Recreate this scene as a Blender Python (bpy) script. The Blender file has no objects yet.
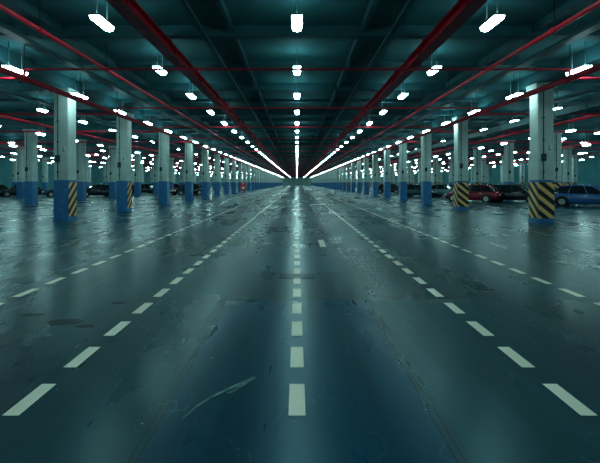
import bpy, math, random
from mathutils import Vector, Matrix
random.seed(4)
S = bpy.context.scene
EYE = 1.65
CEIL = EYE + 4.6

# ---------------------------------------------------------------- helpers
def nt(name):
    m = bpy.data.materials.new(name); m.use_nodes = True
    return m, m.node_tree, m.node_tree.nodes['Principled BSDF']

def simple(name, col, rough=0.5, metal=0.0, var=0.25, scale=3.0, bump=0.0, spec=0.5):
    m, t, b = nt(name)
    tc = t.nodes.new('ShaderNodeTexCoord')
    n = t.nodes.new('ShaderNodeTexNoise'); n.inputs['Scale'].default_value = scale
    n.inputs['Detail'].default_value = 6
    t.links.new(tc.outputs['Object'], n.inputs['Vector'])
    r = t.nodes.new('ShaderNodeValToRGB')
    r.color_ramp.elements[0].position = 0.3; r.color_ramp.elements[1].position = 0.7
    r.color_ramp.elements[0].color = (*[c * (1 - var) for c in col], 1)
    r.color_ramp.elements[1].color = (*[min(1, c * (1 + var)) for c in col], 1)
    t.links.new(n.outputs['Fac'], r.inputs['Fac'])
    t.links.new(r.outputs['Color'], b.inputs['Base Color'])
    b.inputs['Roughness'].default_value = rough
    b.inputs['Metallic'].default_value = metal
    b.inputs['Specular IOR Level'].default_value = spec
    if bump:
        bp = t.nodes.new('ShaderNodeBump'); bp.inputs['Strength'].default_value = bump
        t.links.new(n.outputs['Fac'], bp.inputs['Height']); t.links.new(bp.outputs['Normal'], b.inputs['Normal'])
    return m

def emis(name, col, s):
    m, t, b = nt(name)
    b.inputs['Base Color'].default_value = (0.8, 0.8, 0.8, 1)
    b.inputs['Emission Color'].default_value = (*col, 1)
    b.inputs['Emission Strength'].default_value = s
    return m

class MB:
    def __init__(s): s.v = []; s.f = []; s.m = []; s.sm = []
    def add(s, vs, fs, mat=0, smooth=False):
        o = len(s.v); s.v += [tuple(v) for v in vs]
        for f in fs:
            s.f.append([o + i for i in f]); s.m.append(mat); s.sm.append(smooth)
    def box(s, x0, x1, y0, y1, z0, z1, mat=0):
        vs = [(x0,y0,z0),(x1,y0,z0),(x1,y1,z0),(x0,y1,z0),(x0,y0,z1),(x1,y0,z1),(x1,y1,z1),(x0,y1,z1)]
        fs = [(0,3,2,1),(4,5,6,7),(0,1,5,4),(1,2,6,5),(2,3,7,6),(3,0,4,7)]
        s.add(vs, fs, mat)
    def cbox(s, x0, x1, y0, y1, z0, z1, c, mat=0):
        p = [(x0+c,y0),(x1-c,y0),(x1,y0+c),(x1,y1-c),(x1-c,y1),(x0+c,y1),(x0,y1-c),(x0,y0+c)]
        vs = [(a,b,z0) for a,b in p] + [(a,b,z1) for a,b in p]
        fs = [(i,(i+1)%8,(i+1)%8+8,i+8) for i in range(8)] + [tuple(range(7,-1,-1)), tuple(range(8,16))]
        s.add(vs, fs, mat)
    def cyl(s, a, b, r, n=10, mat=0, caps=True, r2=None):
        a = Vector(a); b = Vector(b); d = (b-a).normalized()
        u = d.orthogonal().normalized(); w = d.cross(u)
        r2 = r if r2 is None else r2
        vs = [a + (u*math.cos(t)+w*math.sin(t))*r for t in [2*math.pi*i/n for i in range(n)]]
        vs += [b + (u*math.cos(t)+w*math.sin(t))*r2 for t in [2*math.pi*i/n for i in range(n)]]
        s.add(vs, [(i,(i+1)%n,(i+1)%n+n,i+n) for i in range(n)], mat, True)
        if caps: s.add(vs, [tuple(range(n-1,-1,-1)), tuple(range(n,2*n))], mat)
    def quad(s, pts, mat=0): s.add(pts, [tuple(range(len(pts)))], mat)
    def mesh(s, name, mats):
        me = bpy.data.meshes.new(name); me.from_pydata(s.v, [], s.f)
        for m in mats: me.materials.append(m)
        for i, p in enumerate(me.polygons):
            p.material_index = s.m[i]; p.use_smooth = s.sm[i]
        me.update(); return me
    def obj(s, name, mats, loc=(0,0,0), rot=0):
        return inst(name, s.mesh(name, mats), loc, rot)

def inst(name, me, loc=(0,0,0), rot=0):
    o = bpy.data.objects.new(name, me); o.location = loc; o.rotation_euler = (0,0,rot)
    S.collection.objects.link(o); return o

# ---------------------------------------------------------------- materials
def floor_mat():
    m, t, b = nt('glossy_painted_concrete'); N = t.nodes; L = t.links
    def math_(op, a, bb=None, c=None):
        n = N.new('ShaderNodeMath'); n.operation = op
        for i, v in enumerate((a, bb, c)):
            if v is None: continue
            if isinstance(v, (int, float)): n.inputs[i].default_value = v
            else: L.new(v, n.inputs[i])
        return n.outputs[0]
    def mix(f, a, c, mode='MIX'):
        n = N.new('ShaderNodeMix'); n.data_type = 'RGBA'; n.blend_type = mode
        for k, v in ((0, f), (6, a), (7, c)):
            if isinstance(v, (int, float)): n.inputs[k].default_value = v
            elif isinstance(v, tuple): n.inputs[k].default_value = (*v, 1)
            else: L.new(v, n.inputs[k])
        return n.outputs[2]
    def noise(scale, det=6, vec=None, rough=0.6):
        n = N.new('ShaderNodeTexNoise'); n.inputs['Scale'].default_value = scale
        n.inputs['Detail'].default_value = det; n.inputs['Roughness'].default_value = rough
        L.new(vec if vec is not None else geo.outputs['Position'], n.inputs['Vector']); return n.outputs['Fac']
    def mapr(v, a, c, d=0, e=1):
        n = N.new('ShaderNodeMapRange'); L.new(v, n.inputs[0])
        for i, q in enumerate((a, c, d, e)): n.inputs[i+1].default_value = q
        return n.outputs[0]
    geo = N.new('ShaderNodeNewGeometry')
    sp = N.new('ShaderNodeSeparateXYZ'); L.new(geo.outputs['Position'], sp.inputs[0])
    x, y = sp.outputs[0], sp.outputs[1]
    ax = math_('ABSOLUTE', x)
    mp = N.new('ShaderNodeMapping'); mp.inputs['Scale'].default_value = (1.0, 0.10, 1)
    L.new(geo.outputs['Position'], mp.inputs[0])
    n_big = noise(0.4, 3); n_med = noise(2.2, 3); n_fine = noise(30, 6); n_str = noise(2.0, 3, mp.outputs[0])
    side = mix(mapr(n_big, .3, .7), (0.011, 0.060, 0.082), (0.018, 0.084, 0.108))
    lane = mix(mapr(n_big, .3, .7), (0.006, 0.078, 0.138), (0.010, 0.094, 0.160))
    edge = math_('ADD', ax, math_('MULTIPLY', math_('SUBTRACT', n_med, 0.5), 0.03))
    inl = math_('LESS_THAN', edge, 0.95)
    near = math_('SUBTRACT', 1.0, math_('MULTIPLY', math_('GREATER_THAN', y, 5.64), .45))
    col = mix(math_('MULTIPLY', inl, near), side, lane)
    slab = math_('MULTIPLY', math_('MULTIPLY', inl, math_('GREATER_THAN', y, 5.64)), math_('LESS_THAN', y, 7.45))
    col = mix(math_('MULTIPLY', slab, .65), col, (0.006, 0.028, 0.036))
    cx = math_('FLOOR', math_('DIVIDE', math_('ADD', x, 2.95), 2.0)); cy = math_('FLOOR', math_('DIVIDE', math_('SUBTRACT', y, 5.64), 3.4))
    cmb = N.new('ShaderNodeCombineXYZ'); L.new(cx, cmb.inputs[0]); L.new(cy, cmb.inputs[1])
    wn = N.new('ShaderNodeTexWhiteNoise'); wn.noise_dimensions = '2D'; L.new(cmb.outputs[0], wn.inputs['Vector'])
    cell = mapr(wn.outputs['Value'], 0, 1, .66, 1.15)
    vm = N.new('ShaderNodeVectorMath'); vm.operation = 'SCALE'; L.new(col, vm.inputs[0]); L.new(cell, vm.inputs['Scale'])
    col = vm.outputs[0]
    dirt = mapr(n_str, .42, .75)
    col = mix(math_('MULTIPLY', dirt, .7), col, (0.005, 0.021, 0.027))
    col = mix(math_('MULTIPLY', mapr(n_fine, .56, .85), .25), col, (0.05, 0.16, 0.19))
    j1 = math_('LESS_THAN', math_('ABSOLUTE', math_('SUBTRACT', edge, 0.95)), 0.008)
    fy = math_('ABSOLUTE', math_('SUBTRACT', math_('FRACT', math_('DIVIDE', math_('SUBTRACT', y, 5.64-1.7), 3.4)), .5))
    j2 = math_('LESS_THAN', fy, 0.003)
    fx = math_('ABSOLUTE', math_('SUBTRACT', math_('FRACT', math_('DIVIDE', math_('SUBTRACT', ax, 3.0-1.0), 2.0)), .5))
    j3 = math_('LESS_THAN', fx, 0.004)
    j = math_('MAXIMUM', j1, math_('MAXIMUM', j2, j3))
    col = mix(math_('MULTIPLY', j, .7), col, (0.004, 0.014, 0.016))
    wv = N.new('ShaderNodeTexNoise'); wv.inputs['Scale'].default_value = 1.1; wv.inputs['Detail'].default_value = 3; L.new(geo.outputs['Position'], wv.inputs['Vector'])
    scr = math_('LESS_THAN', math_('ABSOLUTE', math_('SUBTRACT', wv.outputs['Fac'], .5)), .0020)
    scr = math_('MULTIPLY', scr, math_('GREATER_THAN', n_med, .53))
    col = mix(math_('MULTIPLY', scr, .4), col, (0.12, 0.26, 0.28))
    vo = N.new('ShaderNodeTexVoronoi'); vo.inputs['Scale'].default_value = 0.5; L.new(geo.outputs['Position'], vo.inputs['Vector'])
    spot = math_('LESS_THAN', math_('ADD', vo.outputs['Distance'], math_('MULTIPLY', n_med, .35)), 0.235)
    col = mix(math_('MULTIPLY', spot, .6), col, (0.003, 0.012, 0.015))
    L.new(col, b.inputs['Base Color'])
    ro = math_('ADD', math_('ADD', mapr(n_big, .3, .7, .21, .26), math_('MULTIPLY', mapr(n_str, .2, .8), .06)), math_('MULTIPLY', mapr(wn.outputs['Value'], 0, 1), .03))
    L.new(ro, b.inputs['Roughness'])
    b.inputs['Specular IOR Level'].default_value = 0.48
    b.inputs['Specular Tint'].default_value = (.5, .93, 1, 1)
    return m

def paint_mat(name, col, wear):
    m, t, b = nt(name); N = t.nodes; L = t.links
    geo = N.new('ShaderNodeNewGeometry')
    n = N.new('ShaderNodeTexNoise'); n.inputs['Scale'].default_value = 9; n.inputs['Detail'].default_value = 9; n.inputs['Roughness'].default_value = .7
    L.new(geo.outputs['Position'], n.inputs['Vector'])
    r = N.new('ShaderNodeValToRGB'); r.color_ramp.elements[0].position = wear - .05; r.color_ramp.elements[1].position = wear + .08
    r.color_ramp.elements[0].color = (*col, 1); r.color_ramp.elements[1].color = (col[0]*.35, col[1]*.4, col[2]*.4, 1)
    L.new(n.outputs['Fac'], r.inputs[0]); L.new(r.outputs[0], b.inputs['Base Color'])
    b.inputs['Roughness'].default_value = .4
    return m

def hazard_mat():
    m, t, b = nt('hazard_stripes'); N = t.nodes; L = t.links
    tc = N.new('ShaderNodeTexCoord'); sp = N.new('ShaderNodeSeparateXYZ'); L.new(tc.outputs['Object'], sp.inputs[0])
    def M(op, a, c=None):
        n = N.new('ShaderNodeMath'); n.operation = op
        for i, v in enumerate((a, c)):
            if v is None: continue
            if isinstance(v, (int, float)): n.inputs[i].default_value = v
            else: L.new(v, n.inputs[i])
        return n.outputs[0]
    s = M('ADD', M('SUBTRACT', M('MULTIPLY', sp.outputs[0], .8), sp.outputs[1]), sp.outputs[2])
    g = M('GREATER_THAN', M('FRACT', M('MULTIPLY', s, 2.3)), .52)
    mx = N.new('ShaderNodeMix'); mx.data_type = 'RGBA'; L.new(g, mx.inputs[0])
    mx.inputs[6].default_value = (0.008, 0.016, 0.02, 1); mx.inputs[7].default_value = (0.75, 0.46, 0.18, 1)
    L.new(mx.outputs[2], b.inputs['Base Color']); b.inputs['Roughness'].default_value = .45
    return m

M_floor = floor_mat()
M_white = paint_mat('road_paint_white', (.98, .90, .76), .66)
M_faint = paint_mat('road_paint_faded', (.22, .38, .38), .52)
M_conc = simple('column_concrete', (.44, .53, .51), .6, var=.12, scale=2)
M_blue = simple('column_blue_paint', (.035, .17, .36), .4, var=.2, scale=4)
M_haz = hazard_mat()
M_ceil = simple('ceiling_concrete', (.05, .18, .20), .75, var=.15, scale=.7)
M_beam = simple('ceiling_beam_paint', (.04, .15, .175), .7, var=.15, scale=1.5)
M_red = simple('red_steel_paint', (.66, .018, .05), .4, var=.2, scale=3)
M_dark = simple('dark_steel', (.02, .04, .045), .5, var=.2)
M_pipe = simple('teal_conduit_paint', (.05, .16, .18), .45, var=.2)
M_wall = simple('wall_paint', (.06, .24, .27), .7, var=.2, scale=.5)
M_wallf = simple('end_wall_brightened', (.5, .7, .68), .7, var=.1, scale=.5)  # brightness of the far end put into the wall colour
M_lamp = emis('fluorescent_diffuser', (.58, .97, .95), 31)
M_ceil_glow = emis('added_ceiling_glow', (.5, .96, 1.0), 10.5)  # glow added on fixture tops, hidden from below, to brighten the ceiling
M_house = simple('lamp_housing', (.25, .32, .3), .5, var=.05)
M_glass = simple('car_glass', (.01, .02, .025), .08, var=.1, spec=.8)
M_tyre = simple('tyre_rubber', (.012, .012, .014), .8, var=.1)
M_rim = simple('alloy_rim', (.35, .38, .38), .3, metal=.8, var=.05)
M_head = simple('headlamp_lens', (.7, .75, .72), .15, var=.05)
M_tail = simple('tail_lamp_lens', (.45, .02, .02), .2, var=.05)
M_signw = simple('sign_plate', (.55, .62, .6), .5, var=.05)
M_redbox = simple('fire_cabinet_red', (.95, .05, .02), .35, var=.08)

# ---------------------------------------------------------------- shell
W = 46; Y0 = -12; Y1 = 300
b = MB(); b.box(-W, W, Y0, Y1, -.2, 0); b.obj('floor', [M_floor])
b = MB(); b.box(-W, W, Y0, Y1, CEIL, CEIL+.3); b.obj('ceiling', [M_ceil])
b = MB(); b.box(-W-.3, -W, Y0, Y1, 0, CEIL); b.obj('wall_left', [M_wall])
b = MB(); b.box(W, W+.3, Y0, Y1, 0, CEIL); b.obj('wall_right', [M_wall])
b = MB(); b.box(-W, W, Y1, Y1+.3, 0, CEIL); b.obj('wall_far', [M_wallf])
b = MB(); b.box(-W, W, Y0-.3, Y0, 0, CEIL); b.obj('wall_near', [M_wall])
YA, YB = Y0+.02, Y1-.02

b = MB()
y = 11.8 - 3.4*6
k = 0
while y < Y1-1:
    dp = .30 if k % 2 == 0 else .16
    b.box(-W, W, y-.14, y+.14, CEIL-dp, CEIL); y += 3.4; k += 1
for X in (-30.6, -20.4, -10.2, 10.2, 20.4, 30.6, 40.8, -40.8):
    b.box(X-.3, X+.3, YA, YB, CEIL-.5, CEIL)
for X in (-6.9, 6.9, -1.9, 1.9, -14.5, 14.5):
    b.box(X-.06, X+.06, YA, YB, CEIL-.22, CEIL)
b.obj('ceiling_beam_grid', [M_beam])

HT = CEIL-.001
for X in (-3.85, 3.85):
    b = MB(); zt = EYE+4.16
    b.box(X-.17, X+.17, YA, YB, zt-.04, zt); b.box(X-.17, X+.17, YA, YB, zt-.32, zt-.28)
    b.box(X-.03, X+.03, YA, YB, zt-.29, zt-.03)
    y = 2.0
    while y < Y1:
        b.box(X-.15, X+.15, y-.02, y+.02, zt-.29, zt-.03)
        b.box(X-.03, X+.03, y-.03, y+.03, zt, HT); y += 3.4
    b.obj('red_steel_girder', [M_red])
b = MB()
for X, z, r in ((-9.0, EYE+3.45, .10), (9.0, EYE+3.45, .10), (-6.3, EYE+3.75, .06), (6.3, EYE+3.75, .06),
                (-15.2, EYE+3.45, .09), (15.2, EYE+3.45, .09), (-25.6, EYE+3.45, .08), (25.6, EYE+3.45, .08)):
    b.cyl((X, YA, z), (X, YB, z), r, 10)
    y = 3.0
    while y < 200:
        b.cyl((X, y, z), (X, y, HT), .012, 5, 1, False)
        b.cyl((X, y-.06, z), (X, y+.06, z), r*1.25, 10); y += 3.4
y = 13.2
while y < 220:
    z = EYE+3.45
    b.cyl((-40, y, z), (-9, y, z), .045, 8); b.cyl((9, y, z), (40, y, z), .045, 8)
    b.cyl((-9, y, z+.3), (9, y, z+.3), .035, 8)
    for X in (-9, 9): b.cyl((X, y, z), (X, y, z+.3), .045, 6)
    for X in (-38,-30,-23,-18,-13,13,18,23,30,38):
        b.cyl((X, y, z), (X, y, HT), .012, 5, 1, False)
        b.cyl((X, y, z-.12), (X, y, z), .03, 6)
    y += 6.8
b.obj('sprinkler_pipes', [M_red, M_dark])
b = MB()
for X, z in ((-7.7, EYE+4.0), (7.7, EYE+4.0), (-12.4, EYE+3.9), (12.4, EYE+3.9), (-2.6, EYE+4.1), (2.6, EYE+4.1)):
    w = .15 if abs(X) > 3 else .05
    b.box(X-w, X+w, YA, YB, z, z+.02); b.box(X-w-.01, X-w+.01, YA, YB, z, z+.09); b.box(X+w-.01, X+w+.01, YA, YB, z, z+.09)
    for q in (-.5, 0, .45): b.cyl((X+q*w, YA, z+.045), (X+q*w, YB, z+.045), .02, 6)
    y = 4.0
    while y < 160:
        for s in (-1, 1): b.cyl((X+s*w, y, z), (X+s*w, y, HT), .01, 5, 0, False)
        y += 3.4
b.obj('cable_tray', [M_pipe])
b = MB()
b.box(11.6, 12.0, 14, 120, EYE+2.98, EYE+3.28)
for i in range(16):
    y = 16+i*6.6
    b.box(11.57, 12.03, y, y+.08, EYE+2.95, EYE+3.31); b.cyl((11.8, y, EYE+3.3), (11.8, y, HT), .012, 5, 0, False)
    b.box(11.65, 11.95, y+2, y+2.6, EYE+2.88, EYE+2.98)
b.obj('ventilation_duct', [M_pipe])

# ---------------------------------------------------------------- fluorescent lights
b = MB()
def fixture(X, y, z, L=.85, w=.25):
    h = L/2; a = w/2
    prof = [(-a, .10), (-a, .03), (-a*.75, -.05), (0, -.075), (a*.75, -.05), (a, .03), (a, .10)]
    vs = [(X+p, y-h, z+q) for p, q in prof] + [(X+p, y+h, z+q) for p, q in prof]
    b.add(vs, [(i, i+7, i+8, i+1) for i in range(1, 5)], 0)
    b.add(vs, [(1, 2, 3, 4, 5), (12, 11, 10, 9, 8)], 0)
    b.box(X-a-.01, X+a+.01, y-h-.01, y+h+.01, z+.031, z+.08, 1)
    b.quad([(X-a*.8, y-h+.02, z+.084), (X+a*.8, y-h+.02, z+.084), (X+a*.8, y+h-.02, z+.084), (X-a*.8, y+h-.02, z+.084)], 2)  # added upward-glowing face that lights the ceiling
    if y < 90:
        for s in (-.38, .38): b.cyl((X, y+s*L*.9, z+.08), (X, y+s*L*.9, HT), .012, 5, 1, False)
rows = [(0, 3.9), (4.75, 3.9), (9.35, 3.74), (13.7, 3.9), (17.3, 3.3), (22.3, 3.7), (24.4, 3.2), (27.6, 3.9), (32.6, 3.4), (36.5, 3.8), (39.2, 3.2), (43, 3.8)]
for X, H in rows:
    for s in ((1,) if X == 0 else (-1, 1)):
        d = 9.75 - 4.1*4
        if X > 10: d += random.uniform(-1, 1)
        while d < 292:
            if not (X > 10 and random.random() < .08):
                fixture(X*s, d*H/3.9 if X < 10 else d, EYE+H, .75 if X < 5 else (.9 if X < 10 else .6))
            d += 4.1
b.obj('fluorescent_ceiling_lights', [M_lamp, M_house, M_ceil_glow])

# ---------------------------------------------------------------- columns
def column(hazard_front, hazard_side, detail=True):
    c = MB(); r = .32
    c.cbox(-r, r, -r, r, 0, CEIL-.5, .03, 0)
    c.cbox(-r-.01, r+.01, -r-.01, r+.01, 0, 1.78, .035, 1)
    c.cbox(-r-.03, r+.03, -r-.03, r+.03, 0, .14, .04, 1)
    c.cbox(-r-.10, r+.10, -r-.10, r+.10, CEIL-.72, CEIL-.5, .05, 0)
    e = r+.012
    if hazard_front:
        c.box(-e+.01, e-.01, -e-.012, -e+.01, .2, 1.68, 2)
        c.box(e, e+.012, -e+.01, e-.01, .2, 1.68, 2)
    if hazard_side:
        s = hazard_side; a = sorted((s*e, s*(e+.012)))
        c.box(a[0], a[1], -e+.02, e-.02, .2, 1.68, 2)
    if detail:
        c.cyl((-.12, -r-.03, 1.8), (-.12, -r-.03, CEIL-.72), .018, 8, 3)
        c.box(-.2, -.04, -r-.10, -r, 2.55, 2.85, 3)
        c.box(.04, .26, -r-.02, -r, 2.95, 3.25, 4)
        c.box(.09, .12, -r-.026, -r-.02, 3.0, 3.2, 3); c.box(.12, .19, -r-.026, -r-.02, 3.0, 3.03, 3)
        for z in (2.1, 3.4, 4.3): c.box(-.16, -.08, -r-.055, -r, z, z+.04, 3)
    return c.mesh('column', [M_conc, M_blue, M_haz, M_dark, M_signw])
cR = column(True, -1); cL = column(False, 1); cP = column(False, 0)
yr = [16.7, 24.9, 31.6, 38.5, 45.3]; yl = [17.6, 23.6, 30.7, 37.8, 44.4]
while yr[-1] < 280: yr.append(yr[-1]+6.8)
while yl[-1] < 280: yl.append(yl[-1]+6.8)
for i, d in enumerate(yr): inst('column', cR if i < 2 else cP, (10.2, d, 0))
for i, d in enumerate(yl): inst('column', cL if i < 2 else cP, (-10.2, d, 0))
for X in (20.4, 30.6, 40.8):
    for i, d in enumerate(yr[2:26]):
        inst('column', cP if i % 2 else cR, (X, d, 0))
    for i, d in enumerate(yl[2:26]):
        inst('column', cP, (-X, d, 0))

# ---------------------------------------------------------------- floor markings
b = MB()
def strip(X, y0, y1, w=.12, mat=0, z=.004):
    b.quad([(X-w/2, y0, z), (X+w/2, y0, z), (X+w/2, y1, z), (X-w/2, y1, z)], mat)
F = 660.0
P = .00112*F; D = .00068*F
for X, w in ((0, .122), (-2.03, .12), (2.07, .12), (-4.07, .12), (4.12, .12)):
    y = .00429*F
    if abs(X) > 3: y += 2*P
    while y < 110:
        strip(X, y, y+D, w); y += P
b.obj('lane_dash_markings', [M_white])
b = MB()
for X, a, c in ((8.0, 10, 200), (-8.1, 14, 200), (-6.15, 6.5, 11), (6.15, 19, 120), (1.0, 22, 200), (-1.0, 22, 200)):
    strip(X, a, c, .09 if abs(X) > 2 else .05, 0)
for s in (-1, 1):
    for d in range(0, 20):
        yy = 14 + d*6.8
        b.quad([(s*13, yy, .004), (s*13, yy+.1, .004), (s*19, yy+3.1, .004), (s*19, yy+3, .004)], 0)
b.obj('edge_line_markings', [M_faint])
b = MB(); strip(.68, 10.3, 11.6, .16); b.obj('short_lane_mark', [M_white])
b = MB()
pts = [(-.80, 2.80), (-.74, 2.95), (-.66, 3.08), (-.56, 3.19), (-.46, 3.29), (-.38, 3.37), (-.36, 3.40)]
for i in range(len(pts)-1):
    (x0, y0), (x1, y1) = pts[i], pts[i+1]; w0 = .004+.014*min(1, i/3)
    b.quad([(x0-w0, y0, .005), (x0+w0, y0-.01, .005), (x1+w0, y1-.01, .005), (x1-w0, y1, .005)], 0)
b.quad([(-.55, 3.13, .005), (-.51, 3.13, .005), (-.36, 3.36, .005), (-.40, 3.36, .005)], 0)
b.obj('paint_scrape', [M_faint])
b = MB()
x0, x1, y0, y1 = -.31, .31, 6.9, 7.2
b.box(x0, x1, y0, y0+.03, 0, .006); b.box(x0, x1, y1-.03, y1, 0, .006); b.box(x0, x0+.03, y0, y1, 0, .006); b.box(x1-.03, x1, y0, y1, 0, .006)
for i in range(13):
    x = x0+.04+i*.043; b.box(x, x+.026, y0+.01, y1-.01, 0, .005)
b.obj('drain_grate', [M_dark])
b = MB()
for X, Y, rx, ry in ((-2.75, 4.75, .22, .12), (-2.45, 4.6, .12, .07), (-3.3, 5.0, .16, .07), (-2.45, 5.5, .1, .06), (2.9, 6.2, .15, .06)):
    n = 18; ring = [(X+rx*math.cos(2*math.pi*i/n)*random.uniform(.7,1.15), Y+ry*math.sin(2*math.pi*i/n)*random.uniform(.7,1.15), .003) for i in range(n)]
    b.add([(X, Y, .003)]+ring, [(0, i+1, (i+1)%n+1) for i in range(n)], 0)
b.obj('tar_patches', [M_dark])
b = MB()
for i in range(90):
    x = random.uniform(-4, 4); y = random.uniform(2.6, 9); s = random.uniform(.003, .009)
    a = random.uniform(0, 3); c, q = math.cos(a)*s, math.sin(a)*s
    b.add([(x-c, y-q, 0), (x+q, y-c, .001), (x+c, y+q, .0), (x-q, y+c, .001), (x, y, s*.7)], [(0,1,4),(1,2,4),(2,3,4),(3,0,4)], 0)
b.obj('floor_debris', [M_signw])

# ---------------------------------------------------------------- cars
def car_mesh(paint):
    c = MB()
    st = [(-2.2,.66,.40,.66),(-2.14,.80,.28,.86),(-1.85,.86,.22,.95),(-1.3,.89,.20,.96),(-.5,.90,.19,.94),(.4,.90,.19,.93),
          (1.0,.89,.20,.91),(1.5,.87,.20,.84),(1.9,.83,.22,.76),(2.12,.76,.26,.66),(2.2,.62,.36,.56)]
    def ring(x, hw, zb, zt):
        p = [(hw*.88, zb), (hw*.98, zb+.10), (hw, zb+(zt-zb)*.55), (hw*.96, zt-.07), (hw*.84, zt-.01), (hw*.4, zt+.015)]
        return [(x, a, z) for a, z in p] + [(x, -a, z) for a, z in reversed(p)]
    vs = []
    for s_ in st: vs += ring(*s_)
    n = 12; fs = []
    for i in range(len(st)-1):
        for j in range(n): fs.append((i*n+j, (i+1)*n+j, (i+1)*n+(j+1)%n, i*n+(j+1)%n))
    c.add(vs, fs, 0, True); c.add(vs, [tuple(range(n)), tuple(reversed(range((len(st)-1)*n, len(st)*n)))], 0)
    B = [(-1.95,.80,.93),(-1.0,.83,.93),(.1,.83,.92),(1.08,.78,.90)]
    T = [(-1.45,.60,1.40),(-.8,.64,1.46),(-.1,.65,1.47),(.38,.60,1.42)]
    vs = [(x, y, z) for x,y,z in B] + [(x, y, z) for x,y,z in T] + [(x, -y, z) for x,y,z in B] + [(x, -y, z) for x,y,z in T]
    fs = []
    for i in range(3): fs += [(i, i+1, i+5, i+4), (i+8, i+12, i+13, i+9)]
    fs += [(0, 4, 12, 8), (3, 11, 15, 7)]
    c.add(vs, fs, 1)
    c.add([(x*1.01, y*1.03, z+.0) for x,y,z in T] + [(x*.96, y*.6, z+.04) for x,y,z in T] + [(x*.96, -y*.6, z+.04) for x,y,z in T] + [(x*1.01, -y*1.03, z) for x,y,z in T],
          [(i+4*k, i+1+4*k, i+5+4*k, i+4+4*k) for i in range(3) for k in range(3)], 0, True)
    for s in (-1, 1):
        for i in range(4):
            p = B[i]; q = T[i]
            c.cyl((p[0], s*p[1], p[2]), (q[0], s*q[1], q[2]), .045 if i in (0, 3) else .03, 6, 0)
        for i in range(3):
            c.cyl((T[i][0], s*T[i][1], T[i][2]), (T[i+1][0], s*T[i+1][1], T[i+1][2]), .035, 6, 0)
        c.box(.78, .95, s*.97-.09, s*.97+.09, .93, 1.05, 0)
        c.box(2.02, 2.19, s*.62-.13, s*.62+.13, .58, .70, 4)
        c.box(-2.2, -2.06, s*.66-.12, s*.66+.12, .66, .86, 5)
        c.box(-.05, .12, s*.905-.015, s*.905+.015, .76, .79, 3); c.box(-1.0, -.83, s*.905-.015, s*.905+.015, .78, .81, 3)
        for x in (-1.35, 1.38):
            c.cyl((x, s*.70, .34), (x, s*.905, .34), .40, 20, 2)
            c.cyl((x, s*.70, .325), (x, s*.93, .325), .325, 20, 2)
            c.cyl((x, s*.925, .325), (x, s*.94, .325), .21, 12, 3)
    c.box(2.1, 2.215, -.4, .4, .40, .52, 2)
    c.box(2.19, 2.225, -.24, .24, .53, .62, 6)
    c.box(-2.225, -2.17, -.24, .24, .6, .7, 6)
    return c.mesh('car', [paint, M_glass, M_tyre, M_rim, M_head, M_tail, M_signw])
def cp(n, col): return simple(n, col, .22, var=.05, spec=.7)
cm = {k: car_mesh(cp('car_paint_'+k, v)) for k, v in dict(red=(.20,.010,.03), blue=(.02,.10,.26), black=(.010,.018,.025), silver=(.14,.22,.24), teal=(.02,.09,.12)).items()}
A = math.radians(-40)
lay = [('red',15.4,35.1),('black',19.0,35.0),('teal',22.3,34.9),('blue',25.6,34.9),('silver',32.6,34.9),
       ('teal',14.6,48.6),('silver',18.2,48.6),('black',23.2,48.7),('black',26.8,48.7),('blue',33.6,48.6),
       ('black',14.6,62.2),('teal',18.2,62.2),('silver',23.2,62.2),('red',26.8,62.2)]
for k, X, y in lay: inst('car', cm[k], (X, y, 0), A + random.uniform(-.06,.06) + (math.pi if random.random() < .3 else 0))
inst('car', cm['blue'], (20.4, 28.2, 0), A)
inst('car', cm['black'], (24.6, 28.2, 0), A)
for k, X, y in [('black',-24.0,48.0),('teal',-28.0,48.0),('black',-33.2,48.0),('black',-15.0,54.6),('black',-23.6,61.4),('teal',-27,61.4),
                ('black',-18.3,68.2),('red',-24,75),('silver',-27.6,75),('black',-37,48)]:
    inst('car', cm[k], (X, y, 0), math.pi - A + random.uniform(-.06,.06))

b = MB()
b.cyl((0,0,0),(0,0,1.0),.06,10,1); b.cyl((0,0,0),(0,0,.04),.25,14,1)
b.box(-.42,.42,-.16,.16,.45,1.35,0); b.box(-.36,.36,-.18,-.16,.52,1.28,0); b.box(-.2,.2,-.19,-.18,.7,1.1,2)
b.cyl((.3,-.2,.9),(.3,-.16,.9),.03,8,1); b.box(-.3,.3,-.03,.03,1.35,1.8,0); b.box(-.12,.12,-.04,-.03,1.45,1.7,2)
b.obj('fire_hose_cabinet', [M_redbox, M_dark, M_signw], (-8.6, 64, 0))

# ---------------------------------------------------------------- world, camera
w = bpy.data.worlds.new('World'); S.world = w; w.use_nodes = True
w.node_tree.nodes['Background'].inputs[0].default_value = (.01, .04, .045, 1)
w.node_tree.nodes['Background'].inputs[1].default_value = .3
cd = bpy.data.cameras.new('Camera'); cam = bpy.data.objects.new('Camera', cd); S.collection.objects.link(cam)
cam.location = (0, 0, EYE); cam.rotation_euler = (math.pi/2, 0, 0)
cd.sensor_width = 36; cd.lens = 24; cd.shift_x = .005; cd.shift_y = -48.5/600
cd.clip_end = 600
S.camera = cam
S.view_settings.view_transform = 'Standard'
try: S.view_settings.look = 'Medium High Contrast'
except Exception: S.view_settings.look = 'None'
S.view_settings.exposure = 0.0
